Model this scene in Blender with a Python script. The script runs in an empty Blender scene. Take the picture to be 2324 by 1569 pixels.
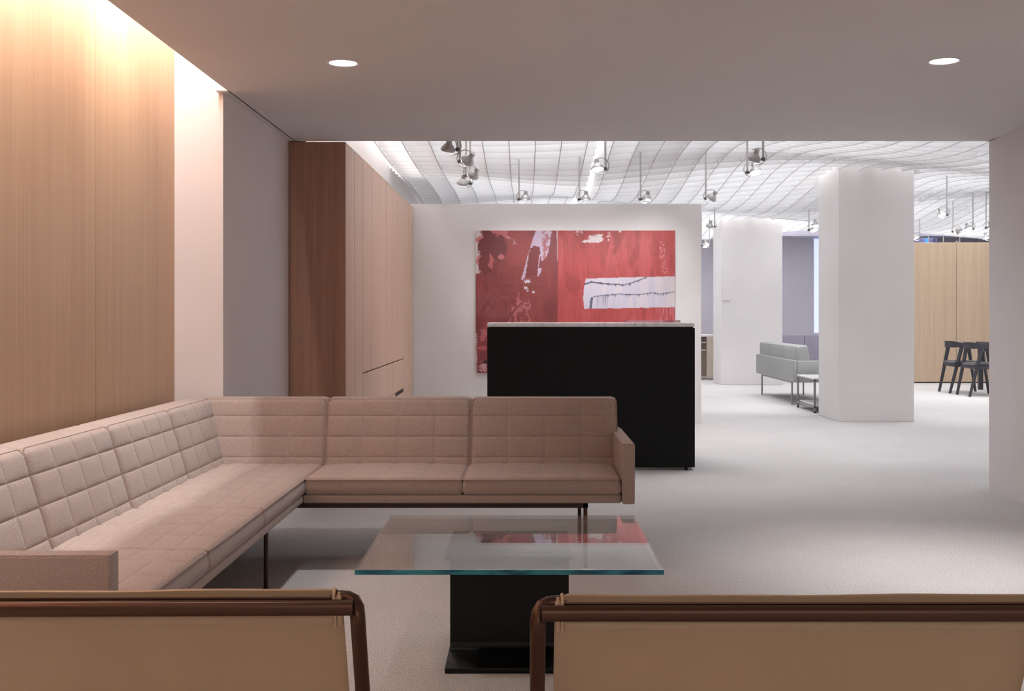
import bpy, bmesh, math, random
import numpy as np
from mathutils import Vector, Matrix

random.seed(7)
SC = bpy.context.scene
COL = SC.collection
PI = math.pi

# ------------------------------------------------------------------ camera, world, lights, exposure
cam_d = bpy.data.cameras.new('camera')
cam = bpy.data.objects.new('camera', cam_d)
COL.objects.link(cam)
cam.location = (0, 0, 1.17)
cam.rotation_euler = (PI / 2, 0, 0)
cam_d.sensor_width = 36
cam_d.lens = 39.97
cam_d.shift_x = -0.0120
cam_d.shift_y = -0.0303
cam_d.clip_start = 0.05
cam_d.clip_end = 200
SC.camera = cam

SC.view_settings.view_transform = 'Standard'
SC.view_settings.look = 'None'
SC.view_settings.gamma = 1
SC.view_settings.use_curve_mapping = False
SC.view_settings.exposure = 0.92
SC.cycles.max_bounces = 10
SC.cycles.diffuse_bounces = 6
SC.cycles.transparent_max_bounces = 12
SC.cycles.sample_clamp_indirect = 6
SC.cycles.use_denoising = True

world = bpy.data.worlds.new('evening_sky')
SC.world = world
world.use_nodes = True
world.node_tree.nodes['Background'].inputs[0].default_value = (0.42, 0.50, 0.85, 1)
world.node_tree.nodes['Background'].inputs[1].default_value = 0.5


def area_light(name, loc, sx, sy, watts, color=(1, 1, 1), rot=(0, 0, 0), spread=None):
    d = bpy.data.lights.new(name, 'AREA')
    d.shape = 'RECTANGLE'; d.size = sx; d.size_y = sy
    d.energy = watts; d.color = color
    if spread: d.spread = spread
    o = bpy.data.objects.new(name, d); COL.objects.link(o)
    o.location = loc; o.rotation_euler = rot
    return o


def spot_light(name, loc, target, watts, angle, blend=0.6, color=(1, 1, 1), radius=0.05):
    d = bpy.data.lights.new(name, 'SPOT')
    d.energy = watts; d.spot_size = math.radians(angle); d.spot_blend = blend
    d.color = color; d.shadow_soft_size = radius
    o = bpy.data.objects.new(name, d); COL.objects.link(o)
    o.location = loc
    v = Vector(target) - Vector(loc)
    o.rotation_euler = v.to_track_quat('-Z', 'Y').to_euler()
    return o


# broad unseen area lights in the plenum above the baffles of the big room
PLEN = 3.42
for i, x in enumerate((0.1, 2.5, 4.9, 7.3)):
    for j, y in enumerate((9.6, 13.0, 16.4, 19.4)):
        area_light('plenum_lamp', (x, y, PLEN), 2.0, 2.8, 62 if j == 3 else 37, (0.975, 0.985, 1.0))
# wall-washing slot beside the ceiling on the left
WARM = (1.0, 0.985, 0.965)
for y in (5.05, 3.95, 2.85, 1.75, 0.65, -0.45):
    spot_light('slot_lamp', (-1.71, y, 3.0), (-1.86, y, 1.6), 48, 60, 1.0, WARM, 0.03)
area_light('slot_strip', (-1.60, 2.2, 2.92), 0.05, 7.2, 72, WARM, (0, math.radians(50), 0))
area_light('cabinet_strip', (-1.40, 10.0, 3.3), 0.08, 4.4, 22, (1, 1, 1))
# recessed downlights of the near room
DOWN = [(-0.835, 5.24), (1.92, 5.20), (-0.835, 3.90), (1.92, 3.75), (-0.835, 2.4), (1.92, 2.2), (-0.835, 0.7), (1.2, 0.5)]
DOWNW = [31, 105, 20, 52, 14, 50, 12, 40]
for (x, y), w in zip(DOWN, DOWNW):
    spot_light('downlight_lamp', (x, y, 2.322), (x, y, 0), w, 70 if w > 100 else 84, 1.0, (1.0, 0.98, 0.975), 0.05)
# soft fill added at the solid wall behind the camera, no window there
area_light('window_daylight', (0.7, -1.93, 1.35), 3.4, 1.3, 11, (1.0, 0.985, 0.99), (PI / 2, 0, 0))
# unseen soft light added on the right of the big room, beyond the frame
area_light('daylight', (9.3, 14.0, 1.6), 2.4, 9.0, 30, (0.92, 0.93, 1.0), (0, PI / 2, 0))


# ------------------------------------------------------------------ materials
def s2l(c):
    return tuple(((v / 255) / 12.92 if v / 255 <= 0.04045 else ((v / 255 + 0.055) / 1.055) ** 2.4) for v in c)


def rgba(c):
    return (*s2l(c), 1.0)


class NT:
    def __init__(self, name):
        self.m = bpy.data.materials.new(name)
        self.m.use_nodes = True
        self.t = self.m.node_tree
        self.b = self.t.nodes['Principled BSDF']
        self.out = self.t.nodes['Material Output']

    def n(self, typ, **kw):
        nd = self.t.nodes.new(typ)
        for k, v in kw.items():
            if k.startswith('i_'):
                nd.inputs[k[2:].replace('_', ' ')].default_value = v
            else:
                setattr(nd, k, v)
        return nd

    def l(self, a, b):
        self.t.links.new(a, b)

    def coords(self, scale=(1, 1, 1), rot=(0, 0, 0)):
        g = self.n('ShaderNodeNewGeometry')
        mp = self.n('ShaderNodeMapping')
        mp.inputs['Scale'].default_value = scale
        mp.inputs['Rotation'].default_value = rot
        self.l(g.outputs['Position'], mp.inputs['Vector'])
        return mp.outputs[0]

    def ramp(self, fac, stops):
        r = self.n('ShaderNodeValToRGB')
        while len(r.color_ramp.elements) < len(stops):
            r.color_ramp.elements.new(0.5)
        for e, (p, c) in zip(r.color_ramp.elements, stops):
            e.position = p; e.color = c
        self.l(fac, r.inputs[0])
        return r.outputs[0]

    def bump(self, h, strength, dist):
        b = self.n('ShaderNodeBump')
        b.inputs['Strength'].default_value = strength
        b.inputs['Distance'].default_value = dist
        self.l(h, b.inputs['Height'])
        self.l(b.outputs[0], self.b.inputs['Normal'])


def plain(name, c, rough=0.5, metal=0.0, noise=0.0, spec=0.5):
    k = NT(name)
    k.b.inputs['Base Color'].default_value = rgba(c)
    k.b.inputs['Roughness'].default_value = rough
    k.b.inputs['Metallic'].default_value = metal
    k.b.inputs['Specular IOR Level'].default_value = spec
    if noise:
        co = k.coords((1, 1, 1))
        n = k.n('ShaderNodeTexNoise', i_Scale=noise, i_Detail=4.0)
        k.l(co, n.inputs['Vector'])
        lo = tuple(v * 0.93 for v in s2l(c)) + (1,)
        k.l(k.ramp(n.outputs[0], [(0.3, lo), (0.7, rgba(c))]), k.b.inputs['Base Color'])
    return k.m


def wood(name, dark, mid, light, rough=0.5, scale=1.0):
    k = NT(name)
    a = k.n('ShaderNodeTexNoise', i_Scale=1.0, i_Detail=5.0, i_Roughness=0.6)
    k.l(k.coords((150 * scale, 150 * scale, 1.6)), a.inputs['Vector'])
    b = k.n('ShaderNodeTexNoise', i_Scale=1.0, i_Detail=3.0)
    k.l(k.coords((22 * scale, 22 * scale, 0.35)), b.inputs['Vector'])
    mx = k.n('ShaderNodeMix')
    mx.inputs[0].default_value = 0.42
    k.l(a.outputs[0], mx.inputs[2]); k.l(b.outputs[0], mx.inputs[3])
    k.l(k.ramp(mx.outputs[0], [(0.36, rgba(dark)), (0.5, rgba(mid)), (0.64, rgba(light))]), k.b.inputs['Base Color'])
    k.b.inputs['Roughness'].default_value = rough
    k.b.inputs['Specular IOR Level'].default_value = 0.6
    k.b.inputs['Coat Weight'].default_value = 0.35
    k.b.inputs['Coat Roughness'].default_value = 0.5
    k.bump(a.outputs[0], 0.06, 0.002)
    return k.m


def fabric(name, lo, hi, scale=420.0, bump=0.5):
    k = NT(name)
    a = k.n('ShaderNodeTexNoise', i_Scale=scale, i_Detail=2.0, i_Roughness=0.7)
    k.l(k.coords(), a.inputs['Vector'])
    k.l(k.ramp(a.outputs[0], [(0.36, rgba(lo)), (0.64, rgba(hi))]), k.b.inputs['Base Color'])
    k.b.inputs['Roughness'].default_value = 0.95
    k.b.inputs['Specular IOR Level'].default_value = 0.15
    k.b.inputs['Sheen Weight'].default_value = 0.25
    k.b.inputs['Sheen Roughness'].default_value = 0.5
    k.bump(a.outputs[0], bump, 0.0015)
    return k.m


def carpet():
    k = NT('carpet_loop')
    a = k.n('ShaderNodeTexNoise', i_Scale=1.0, i_Detail=2.5, i_Roughness=0.65)
    k.l(k.coords((190, 70, 60), (0, 0, 0.12)), a.inputs['Vector'])
    b = k.n('ShaderNodeTexNoise', i_Scale=1.6, i_Detail=3.0)
    k.l(k.coords(), b.inputs['Vector'])
    mx = k.n('ShaderNodeMix'); mx.inputs[0].default_value = 0.12
    k.l(a.outputs[0], mx.inputs[2]); k.l(b.outputs[0], mx.inputs[3])
    k.l(k.ramp(mx.outputs[0], [(0.30, rgba((160, 156, 155))), (0.52, rgba((190, 187, 186))), (0.7, rgba((206, 204, 204)))]),
        k.b.inputs['Base Color'])
    k.b.inputs['Roughness'].default_value = 1.0
    k.b.inputs['Specular IOR Level'].default_value = 0.1
    k.bump(a.outputs[0], 0.7, 0.004)
    return k.m


def marble(name):
    k = NT(name)
    a = k.n('ShaderNodeTexNoise', i_Scale=3.5, i_Detail=8.0, i_Roughness=0.6, i_Distortion=1.6)
    k.l(k.coords((1, 1, 1), (0.3, 0.2, 0.5)), a.inputs['Vector'])
    k.l(k.ramp(a.outputs[0], [(0.0, rgba((232, 230, 232))), (0.485, rgba((230, 228, 230))), (0.5, rgba((186, 184, 190))),
                              (0.515, rgba((228, 226, 228))), (1.0, rgba((214, 212, 216)))]), k.b.inputs['Base Color'])
    k.b.inputs['Roughness'].default_value = 0.2
    return k.m


def translucent_white(name, c, w):
    k = NT(name)
    k.b.inputs['Base Color'].default_value = rgba(c)
    k.b.inputs['Roughness'].default_value = 0.8
    tr = k.n('ShaderNodeBsdfTranslucent'); tr.inputs[0].default_value = rgba(c)
    mx = k.n('ShaderNodeMixShader'); mx.inputs[0].default_value = w
    k.l(k.b.outputs[0], mx.inputs[1]); k.l(tr.outputs[0], mx.inputs[2])
    k.l(mx.outputs[0], k.out.inputs[0])
    return k.m


def emit(name, c, s):
    k = NT(name)
    k.b.inputs['Base Color'].default_value = rgba(c)
    k.b.inputs['Emission Color'].default_value = rgba(c)
    k.b.inputs['Emission Strength'].default_value = s
    return k.m


def glass_face(name, tint, boost=1.0):
    k = NT(name)
    k.t.nodes.remove(k.b)
    geo = k.n('ShaderNodeNewGeometry')
    ior = k.n('ShaderNodeMix')
    ior.inputs[2].default_value = 1.52 * boost
    ior.inputs[3].default_value = 1 / (1.52 * boost)
    k.l(geo.outputs['Backfacing'], ior.inputs[0])
    fr = k.n('ShaderNodeFresnel')
    k.l(ior.outputs[0], fr.inputs['IOR'])
    tr = k.n('ShaderNodeBsdfTransparent'); tr.inputs[0].default_value = (*tint, 1)
    gl = k.n('ShaderNodeBsdfGlossy'); gl.inputs['Roughness'].default_value = 0.0
    mx = k.n('ShaderNodeMixShader')
    k.l(fr.outputs[0], mx.inputs[0]); k.l(tr.outputs[0], mx.inputs[1]); k.l(gl.outputs[0], mx.inputs[2])
    k.l(mx.outputs[0], k.out.inputs[0])
    return k.m


M = {}
M['white'] = plain('white_paint', (226, 222, 221), 0.85, noise=1.2)
M['wall'] = plain('wall_paint', (224, 221, 222), 0.85, noise=0.8)
M['ceil'] = plain('ceiling_paint', (224, 219, 218), 0.9, noise=0.7)
M['lav'] = plain('far_wall_paint', (216, 213, 222), 0.85, noise=0.8)
M['lavd'] = plain('far_beam_paint', (206, 203, 214), 0.85)
M['carpet'] = carpet()
M['oak'] = wood('oak_veneer', (184, 145, 113), (192, 154, 121), (199, 163, 130), 0.5)
M['oak_cab'] = wood('oak_cabinet', (204, 166, 142), (214, 178, 154), (221, 187, 164), 0.55)
M['oak_shaded'] = wood('oak_shaded_end', (148, 103, 80), (162, 116, 92), (173, 128, 103), 0.6)  # cabinet oak again, with the shade on its end put into darker colours
M['oak_far'] = wood('oak_far', (186, 160, 132), (196, 171, 144), (205, 181, 154), 0.5, 0.7)
M['gap'] = plain('shadow_gap', (60, 40, 30), 0.9)
M['sofa'] = fabric('rose_beige_wool', (142, 124, 117), (184, 164, 155))
M['pipe'] = fabric('rose_beige_piping', (138, 116, 108), (172, 149, 139))
M['grey_sofa'] = plain('grey_leather', (150, 151, 150), 0.5, noise=6)
M['bench'] = fabric('slate_fabric', (138, 134, 148), (154, 150, 164), 150)
M['bronze'] = plain('bronze_metal', (88, 62, 51), 0.36, 0.85, noise=3)
M['bronze_d'] = plain('dark_bronze', (72, 56, 50), 0.42, 0.8)
M['steel'] = plain('satin_steel', (150, 148, 144), 0.35, 0.9)
M['leather'] = plain('tan_leather', (184, 156, 126), 0.45, noise=5)
M['leather_p'] = plain('tan_leather_piping', (196, 166, 134), 0.45)
M['thread'] = plain('hem_shadow_thread', (120, 84, 44), 0.7)
M['black'] = plain('black_lacquer', (13, 13, 14), 0.5, spec=0.2)
M['black_steel'] = plain('black_steel', (9, 9, 9), 0.36, 0.0, spec=0.3)
M['black_wood'] = plain('black_stained_wood', (52, 51, 58), 0.32)
M['black_seat'] = fabric('charcoal_seat', (44, 42, 44), (62, 58, 60), 300)
M['marble'] = marble('white_marble')
M['fin'] = translucent_white('white_baffle_felt', (244, 244, 245), 0.15)
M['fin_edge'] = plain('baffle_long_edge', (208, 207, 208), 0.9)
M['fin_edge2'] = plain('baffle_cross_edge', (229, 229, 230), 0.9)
M['lamp'] = plain('lamp_silver', (188, 186, 186), 0.3, 0.6)
M['lamp_d'] = plain('lamp_dark', (110, 108, 106), 0.4, 0.6)
M['rod'] = plain('rod_white', (205, 204, 204), 0.4)
M['lens'] = emit('lit_lens', (255, 252, 248), 6.0)
M['blind'] = emit('lit_window_blind', (196, 204, 240), 0.55)
M['blind_dim'] = emit('dim_window_blind', (170, 166, 206), 0.2)
M['bluepane'] = emit('blue_evening_pane', (70, 140, 235), 0.9)
M['glass'] = glass_face('clear_table_glass', (0.90, 0.93, 0.925), 1.12)
M['beige'] = plain('beige_laminate', (204, 190, 174), 0.5)
M['acrylic'] = glass_face('clear_acrylic', (0.9, 0.85, 0.87), 1.0)


def glass_edge():
    k = NT('teal_glass_edge')
    a = k.n('ShaderNodeTexNoise', i_Scale=1.0, i_Detail=2.0)
    k.l(k.coords((7, 7, 30)), a.inputs['Vector'])
    k.l(k.ramp(a.outputs[0], [(0.34, rgba((16, 66, 104))), (0.46, rgba((36, 104, 124))), (0.6, rgba((58, 140, 158)))]), k.b.inputs['Base Color'])
    k.b.inputs['Roughness'].default_value = 0.08
    geo = k.n('ShaderNodeNewGeometry')          # seen from inside the sheet the polished edge is clear
    tr = k.n('ShaderNodeBsdfTransparent')
    mx = k.n('ShaderNodeMixShader')
    k.l(geo.outputs['Backfacing'], mx.inputs[0]); k.l(k.b.outputs[0], mx.inputs[1]); k.l(tr.outputs[0], mx.inputs[2])
    k.l(mx.outputs[0], k.out.inputs[0])
    return k.m


M['edge'] = glass_edge()


# ------------------------------------------------------------------ mesh helpers
def link(name, me, mat, parent=None, smooth=None):
    o = bpy.data.objects.new(name, me)
    if mat is not None and not me.materials:
        for mm in (mat if isinstance(mat, (list, tuple)) else [mat]):
            me.materials.append(mm)
    if smooth is not None:
        for p in me.polygons: p.use_smooth = True
        if smooth < 179:
            me.set_sharp_from_angle(angle=math.radians(smooth))
    COL.objects.link(o)
    if parent is not None: o.parent = parent
    return o


def pyd(name, verts, faces, mat, parent=None, smooth=None):
    me = bpy.data.meshes.new(name)
    me.from_pydata([tuple(v) for v in verts], [], faces)
    me.update()
    bm = bmesh.new(); bm.from_mesh(me)
    bmesh.ops.recalc_face_normals(bm, faces=bm.faces)
    bm.to_mesh(me); bm.free()
    return link(name, me, mat, parent, smooth)


def tag(o, label=None, cat=None, group=None, kind=None):
    if label: o['label'] = label
    if cat: o['category'] = cat
    if group: o['group'] = group
    if kind: o['kind'] = kind
    return o


def empty(name, label, cat, group=None):
    o = bpy.data.objects.new(name, None)
    COL.objects.link(o)
    return tag(o, label, cat, group)


def rebase(root, loc):
    """children were modelled in room coordinates: put the Empty at the thing's base"""
    loc = Vector(loc)
    root.location = loc
    for c in root.children: c.location = Vector(c.location) - loc


def boxm(bm, x0, x1, y0, y1, z0, z1, bev=0.0, seg=2):
    r = bmesh.ops.create_cube(bm, size=1)
    vs = r['verts']
    for v in vs:
        v.co = Vector(((x0 + x1) / 2 + v.co.x * (x1 - x0), (y0 + y1) / 2 + v.co.y * (y1 - y0), (z0 + z1) / 2 + v.co.z * (z1 - z0)))
    if bev > 0:
        es = list({e for v in vs for e in v.link_edges})
        bmesh.ops.bevel(bm, geom=es, offset=bev, segments=seg, affect='EDGES', profile=0.5)


def finish(name, bm, mat, parent=None, smooth=None):
    me = bpy.data.meshes.new(name)
    bmesh.ops.recalc_face_normals(bm, faces=bm.faces)
    bm.to_mesh(me); bm.free()
    return link(name, me, mat, parent, smooth)


def box(name, x0, x1, y0, y1, z0, z1, mat, parent=None, bev=0.0, seg=2):
    bm = bmesh.new()
    boxm(bm, x0, x1, y0, y1, z0, z1, bev, seg)
    return finish(name, bm, mat, parent, 35 if bev else None)


def struct(o, label=None):
    o['kind'] = 'structure'
    if label: o['label'] = label
    return o


def sweep(pts, rad, seg=10, closed=False, prof=None, cap=True):
    """tube along pts; rad number or list; prof(theta)->multiplier"""
    pts = [Vector(p) for p in pts]
    n = len(pts)
    rads = rad if isinstance(rad, (list, tuple)) else [rad] * n
    verts, faces = [], []
    up = None
    for i in range(n):
        if closed:
            t = pts[(i + 1) % n] - pts[i - 1]
        else:
            t = pts[min(i + 1, n - 1)] - pts[max(i - 1, 0)]
        t.normalize()
        if up is None:
            up = Vector((0, 0, 1)) if abs(t.z) < 0.9 else Vector((0, 1, 0))
        a = up - t * up.dot(t)
        if a.length < 1e-5: a = t.orthogonal()
        a.normalize(); up = a
        b = t.cross(a)
        for k in range(seg):
            th = 2 * PI * k / seg
            r = rads[i] * (prof(th) if prof else 1)
            verts.append(pts[i] + a * (r * math.cos(th)) + b * (r * math.sin(th)))
    m = n if closed else n - 1
    for i in range(m):
        j = (i + 1) % n
        for k in range(seg):
            k2 = (k + 1) % seg
            faces.append((i * seg + k, i * seg + k2, j * seg + k2, j * seg + k))
    if cap and not closed:
        faces.append(tuple(range(seg)))
        faces.append(tuple((n - 1) * seg + k for k in range(seg)))
    return verts, faces


def tube(name, pts, rad, mat, parent=None, seg=10, closed=False, prof=None, smooth=50):
    v, f = sweep(pts, rad, seg, closed, prof)
    return pyd(name, v, f, mat, parent, smooth)


def lathe(prof, seg=24):
    verts, faces = [], []
    n = len(prof)
    for r, z in prof:
        for k in range(seg):
            th = 2 * PI * k / seg
            verts.append(Vector((r * math.cos(th), r * math.sin(th), z)))
    for i in range(n - 1):
        for k in range(seg):
            k2 = (k + 1) % seg
            faces.append((i * seg + k, i * seg + k2, (i + 1) * seg + k2, (i + 1) * seg + k))
    faces.append(tuple(range(seg))); faces.append(tuple((n - 1) * seg + k for k in range(seg)))
    return verts, faces


def xf(verts, o, ex, ey, ez):
    o, ex, ey, ez = Vector(o), Vector(ex), Vector(ey), Vector(ez)
    return [o + ex * v[0] + ey * v[1] + ez * v[2] for v in verts]


def quilt(L, D, T, us, vs, puff=0.010, r=0.022, seed=0, crown=0.0, shear=0.0):
    """stitched cushion: rounded slab with the panels between the seams puffed up"""
    rnd = random.Random(seed)
    us, vs = sorted(us), sorted(vs)
    eu = [0.0] + [u for u in us if 0 < u < L] + [L]
    ev = [0.0] + [v for v in vs if 0 < v < D] + [D]

    def samples(e, n):
        out = []
        for a, b in zip(e[:-1], e[1:]):
            for f in ([0, 0.012, 0.03, 0.055, 0.09, 0.2, 0.35, 0.5, 0.65, 0.8, 0.91, 0.945, 0.97, 0.988]):
                out.append(a + (b - a) * f)
        out.append(e[-1])
        out += [r * q for q in (0.06, 0.2, 0.4, 0.7, 1)] + [e[-1] - r * q for q in (0.06, 0.2, 0.4, 0.7, 1)]
        return sorted(set(round(q, 5) for q in out))

    U, V = samples(eu, 8), samples(ev, 6)
    amp = {}

    def pan(e, x):
        for i, (a, b) in enumerate(zip(e[:-1], e[1:])):
            if x <= b + 1e-7: return i, max(0, min(1, (x - a) / (b - a))), (b - a)
        return len(e) - 2, 1, e[-1] - e[-2]

    verts = []
    for v in V:
        for u in U:
            iu, fu, wu = pan(eu, u)
            iv, fv, wv = pan(ev, v)
            key = (iu, iv)
            if key not in amp: amp[key] = puff * (0.8 + 0.4 * rnd.random())
            pu = 1 - math.exp(-min(fu, 1 - fu) * wu / 0.016)
            pv = 1 - math.exp(-min(fv, 1 - fv) * wv / 0.013)
            h = amp[key] * pu * pv
            if us: h -= 0.0017 * max(math.exp(-min(fu, 1 - fu) * wu / 0.0035), math.exp(-min(fv, 1 - fv) * wv / 0.0035))
            d = min(u, L - u); d2 = min(v, D - v)
            drop = 0
            if d < r: drop += r - math.sqrt(max(0, r * r - (r - d) ** 2))
            if d2 < r: drop += r - math.sqrt(max(0, r * r - (r - d2) ** 2))
            drop = min(drop, r)
            c = crown * (1 - (2 * u / L - 1) ** 4) * (1 - (2 * v / D - 1) ** 4)
            verts.append((u, v, T + h - drop + c))
    orig = list(verts)
    rc = r
    for i, (x, y, z) in enumerate(orig):           # round the four corners in plan
        cx = rc if x < rc else L - rc if x > L - rc else None
        cy = rc if y < rc else D - rc if y > D - rc else None
        if cx is not None and cy is not None:
            a, b = x - cx, y - cy
            h = math.hypot(a, b)
            if h > 1e-9:
                k = max(abs(a), abs(b)) / h
                verts[i] = (cx + a * k, cy + b * k, z)
    nu, nv = len(U), len(V)
    faces = [(j * nu + i, j * nu + i + 1, (j + 1) * nu + i + 1, (j + 1) * nu + i) for j in range(nv - 1) for i in range(nu - 1)]
    ring = [i for i in range(nu)] + [j * nu + nu - 1 for j in range(1, nv)] + [(nv - 1) * nu + i for i in range(nu - 2, -1, -1)] + [j * nu for j in range(nv - 2, 0, -1)]
    prev = ring
    cx, cy = L / 2, D / 2
    for z, out in ((T - r - 0.5 * (T - r) , 0.006), (0.012, 0.003), (0.0, -0.006)):
        cur = []
        for k in ring:
            x, y, _ = verts[k]
            dx = out * (1 if orig[k][0] >= L - 1e-6 else -1 if orig[k][0] <= 1e-6 else 0)
            dy = out * (1 if orig[k][1] >= D - 1e-6 else -1 if orig[k][1] <= 1e-6 else 0)
            verts.append((x + dx, y + dy, z)); cur.append(len(verts) - 1)
        m = len(ring)
        faces += [(prev[a], prev[(a + 1) % m], cur[(a + 1) % m], cur[a]) for a in range(m)]
        prev = cur
    faces.append(tuple(prev))
    if shear:
        verts = [(x, y + max(0, T - z) * shear * min(1, max(0, (y / D - 0.7) / 0.25)), z) for x, y, z in verts]
    return verts, faces


def piping_path(L, D, z, off, rc=0.02, n=5):
    pts = []
    for cx, cy, a0 in ((L - rc - off, D - rc - off, 0), (rc + off, D - rc - off, 90), (rc + off, rc + off, 180), (L - rc - off, rc + off, 270)):
        for k in range(n):
            a = math.radians(a0 + 90 * k / (n - 1))
            pts.append((cx + rc * math.cos(a), cy + rc * math.sin(a), z))
    # insert points on the straight runs so the tube stays true
    return pts


def cushion(name, root, L, D, T, us, vs, o, ex, ey, ez, mat, seed, puff=0.010, r=0.022, crown=0.0, pipe=True, shear=0.0):
    v, f = quilt(L, D, T, us, vs, puff, r, seed, crown, shear)
    c = pyd(name, xf(v, o, ex, ey, ez), f, M[mat] if isinstance(mat, str) else mat, root, 60)
    if pipe:
        pv, pf = sweep(piping_path(L, D, T - r * 0.45, 0.0015, rc=r), 0.0034, 6, True)
        pyd('piping', xf(pv, o, ex, ey, ez), pf, M['pipe'], c, 60)
    return c


# ------------------------------------------------------------------ the room
CZ = 2.33           # low ceiling
XW = -1.83          # oak wall face
XS = -1.576         # white stub wall face
struct(box('floor', -2.4, 9.8, -2.2, 22.2, -0.1, 0, M['carpet']), 'pale grey looped carpet running through both rooms')

# oak wall on the left: backing and separate veneer panels
wl = struct(box('wall_left', -2.2, XW - 0.02, -2.0, 5.95, 0, 3.15, M['gap']), 'oak veneer wall on the left')
ys = [5.95, 4.857, 3.764, 2.671, 1.578, 0.485, -0.608, -1.7]
for a, b in zip(ys[1:], ys[:-1]):
    box('panel', XW - 0.019, XW, a + 0.0018, b - (0.0 if b == 5.95 else 0.0018), 0, 3.149, M['oak'], wl, 0.0008, 1)
# white stub wall with its return
bm = bmesh.new(); boxm(bm, -2.2, XS, 5.95, 7.60, 0, 3.5)
struct(finish('wall_left_return', bm, plain('stub_wall_paint', (226, 214, 211), 0.85, noise=0.8)), 'white plaster stub wall between oak wall and cabinet')
# low ceiling with slot along the oak wall
bm = bmesh.new()
boxm(bm, -1.537, 3.6, -2.0, 7.60, CZ, 3.5)
boxm(bm, -2.2, -1.53, -2.0, 5.95, 3.15, 3.5)
boxm(bm, -1.60, -1.53, 5.885, 7.60, CZ, 3.1)
struct(finish('ceiling', bm, M['ceil']), 'low grey-white plaster ceiling over the lounge')
struct(box('wall_back', -2.4, 3.6, -2.2, -2.0, 0, 3.5, M['wall']))
# right hand wall: a slightly turned solid mass
px = lambda y: 3.115 - 0.075 * (7.62 - y)
pv = [(px(7.62), 7.62), (px(-2.0), -2.0), (9.6, -2.0), (9.6, 7.62)]
vv = [(x, y, 0) for x, y in pv] + [(x, y, CZ) for x, y in pv]
struct(pyd('wall_right', vv, [(0, 1, 2, 3), (4, 5, 6, 7), (0, 1, 5, 4), (1, 2, 6, 5), (2, 3, 7, 6), (3, 0, 4, 7)], M['wall']),
       'white plaster wall closing the lounge on the right')
struct(box('trim_1', 3.1, 9.6, 7.40, 7.62, CZ, 3.5, M['wall']))
# big room
bm = bmesh.new(); boxm(bm, -1.9, -1.46, 7.601, 12.2, 2.33, 3.5); boxm(bm, -1.9, -1.46, 12.2, 22.0, 0, 3.5)
struct(finish('wall_left_far', bm, M['white']), 'white wall above the oak cabinets')
struct(box('wall_middle', -1.46, 1.898, 12.20, 12.36, 0, 2.357, M['white']), 'white partition wall carrying the red painting')
struct(box('ceiling_far', -1.9, 9.8, 7.60, 22.0, 3.5, 3.6, M['white']), 'white slab above the hanging baffles')
struct(box('wall_right_far', 9.6, 9.8, 7.4, 22.0, 0, 3.5, M['white']))
struct(box('trim_2', -1.46, 9.6, 20.98, 21.65, 2.62, 3.5, M['lavd']), 'pale beam in front of the far wall')
# far wall with window openings
WZ0, WZ1 = 0.80, 2.618
wins = [(5.50, 6.70), (7.30, 7.86)]
bm = bmesh.new()
boxm(bm, -1.46, 9.6, 21.65, 21.9, 0, WZ0)
xs = [-1.46, 5.50, 6.70, 7.30, 7.86, 9.6]
for a, b in ((xs[0], xs[1]), (xs[2], xs[3]), (xs[4], xs[5])):
    boxm(bm, a, b, 21.65, 21.9, WZ0, WZ1 + 0.2)
struct(finish('wall_far', bm, M['lav']), 'lavender grey wall at the far end')
for i, (a, b) in enumerate(wins):
    w = struct(bpy.data.objects.new('window_%d' % (i + 1), None)); COL.objects.link(w)
    box('blind', a + 0.03, b - 0.03, 21.78, 21.785, WZ0 + 0.02, WZ1, M['blind'] if i == 0 else M['blind_dim'], w)
    bm = bmesh.new()
    boxm(bm, a, a + 0.035, 21.74, 21.80, WZ0, WZ1); boxm(bm, b - 0.035, b, 21.74, 21.80, WZ0, WZ1)
    boxm(bm, a, b, 21.70, 21.86, WZ0 - 0.02, WZ0 + 0.02)
    finish('frame', bm, M['lavd'], w)
    box('pane', b - 0.19, b - 0.12, 21.770, 21.776, 2.0, WZ1, M['bluepane'], w)
    rebase(w, ((a + b) / 2, 21.78, WZ0))

# columns
def column(x0, x1, y0, y1, label):
    c = box('column', x0, x1, y0, y1, 0, 3.5, M['white'], None, 0.004, 1)
    tag(c, label, 'column', None, 'structure')
COLS = [(3.428, 4.252, 12.40, 13.24), (3.28, 4.29, 18.9, 19.74)]
column(*COLS[0], 'nearer square white column rising into the baffle ceiling')
column(*COLS[1], 'further square white column standing behind the grey sofa')
# small access plate on the far column
pl = box('wall_plate', 3.30, 3.42, 18.884, 18.899, 1.40, 1.62, M['white'], None, 0.004, 1)
tag(pl, 'small blank white plate low on the further column', 'wall plate')

# far oak partition
wf = struct(box('wall_oak_far', 6.16, 9.5, 19.43, 19.55, 0.0, 2.398, M['gap']), 'pale oak partition behind the black chairs')
for a, b in ((6.16, 7.368), (7.374, 8.58), (8.586, 9.5)):
    box('panel', a, b, 19.40, 19.429, 0.02, 2.40, M['oak_far'], wf, 0.001, 1)

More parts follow.
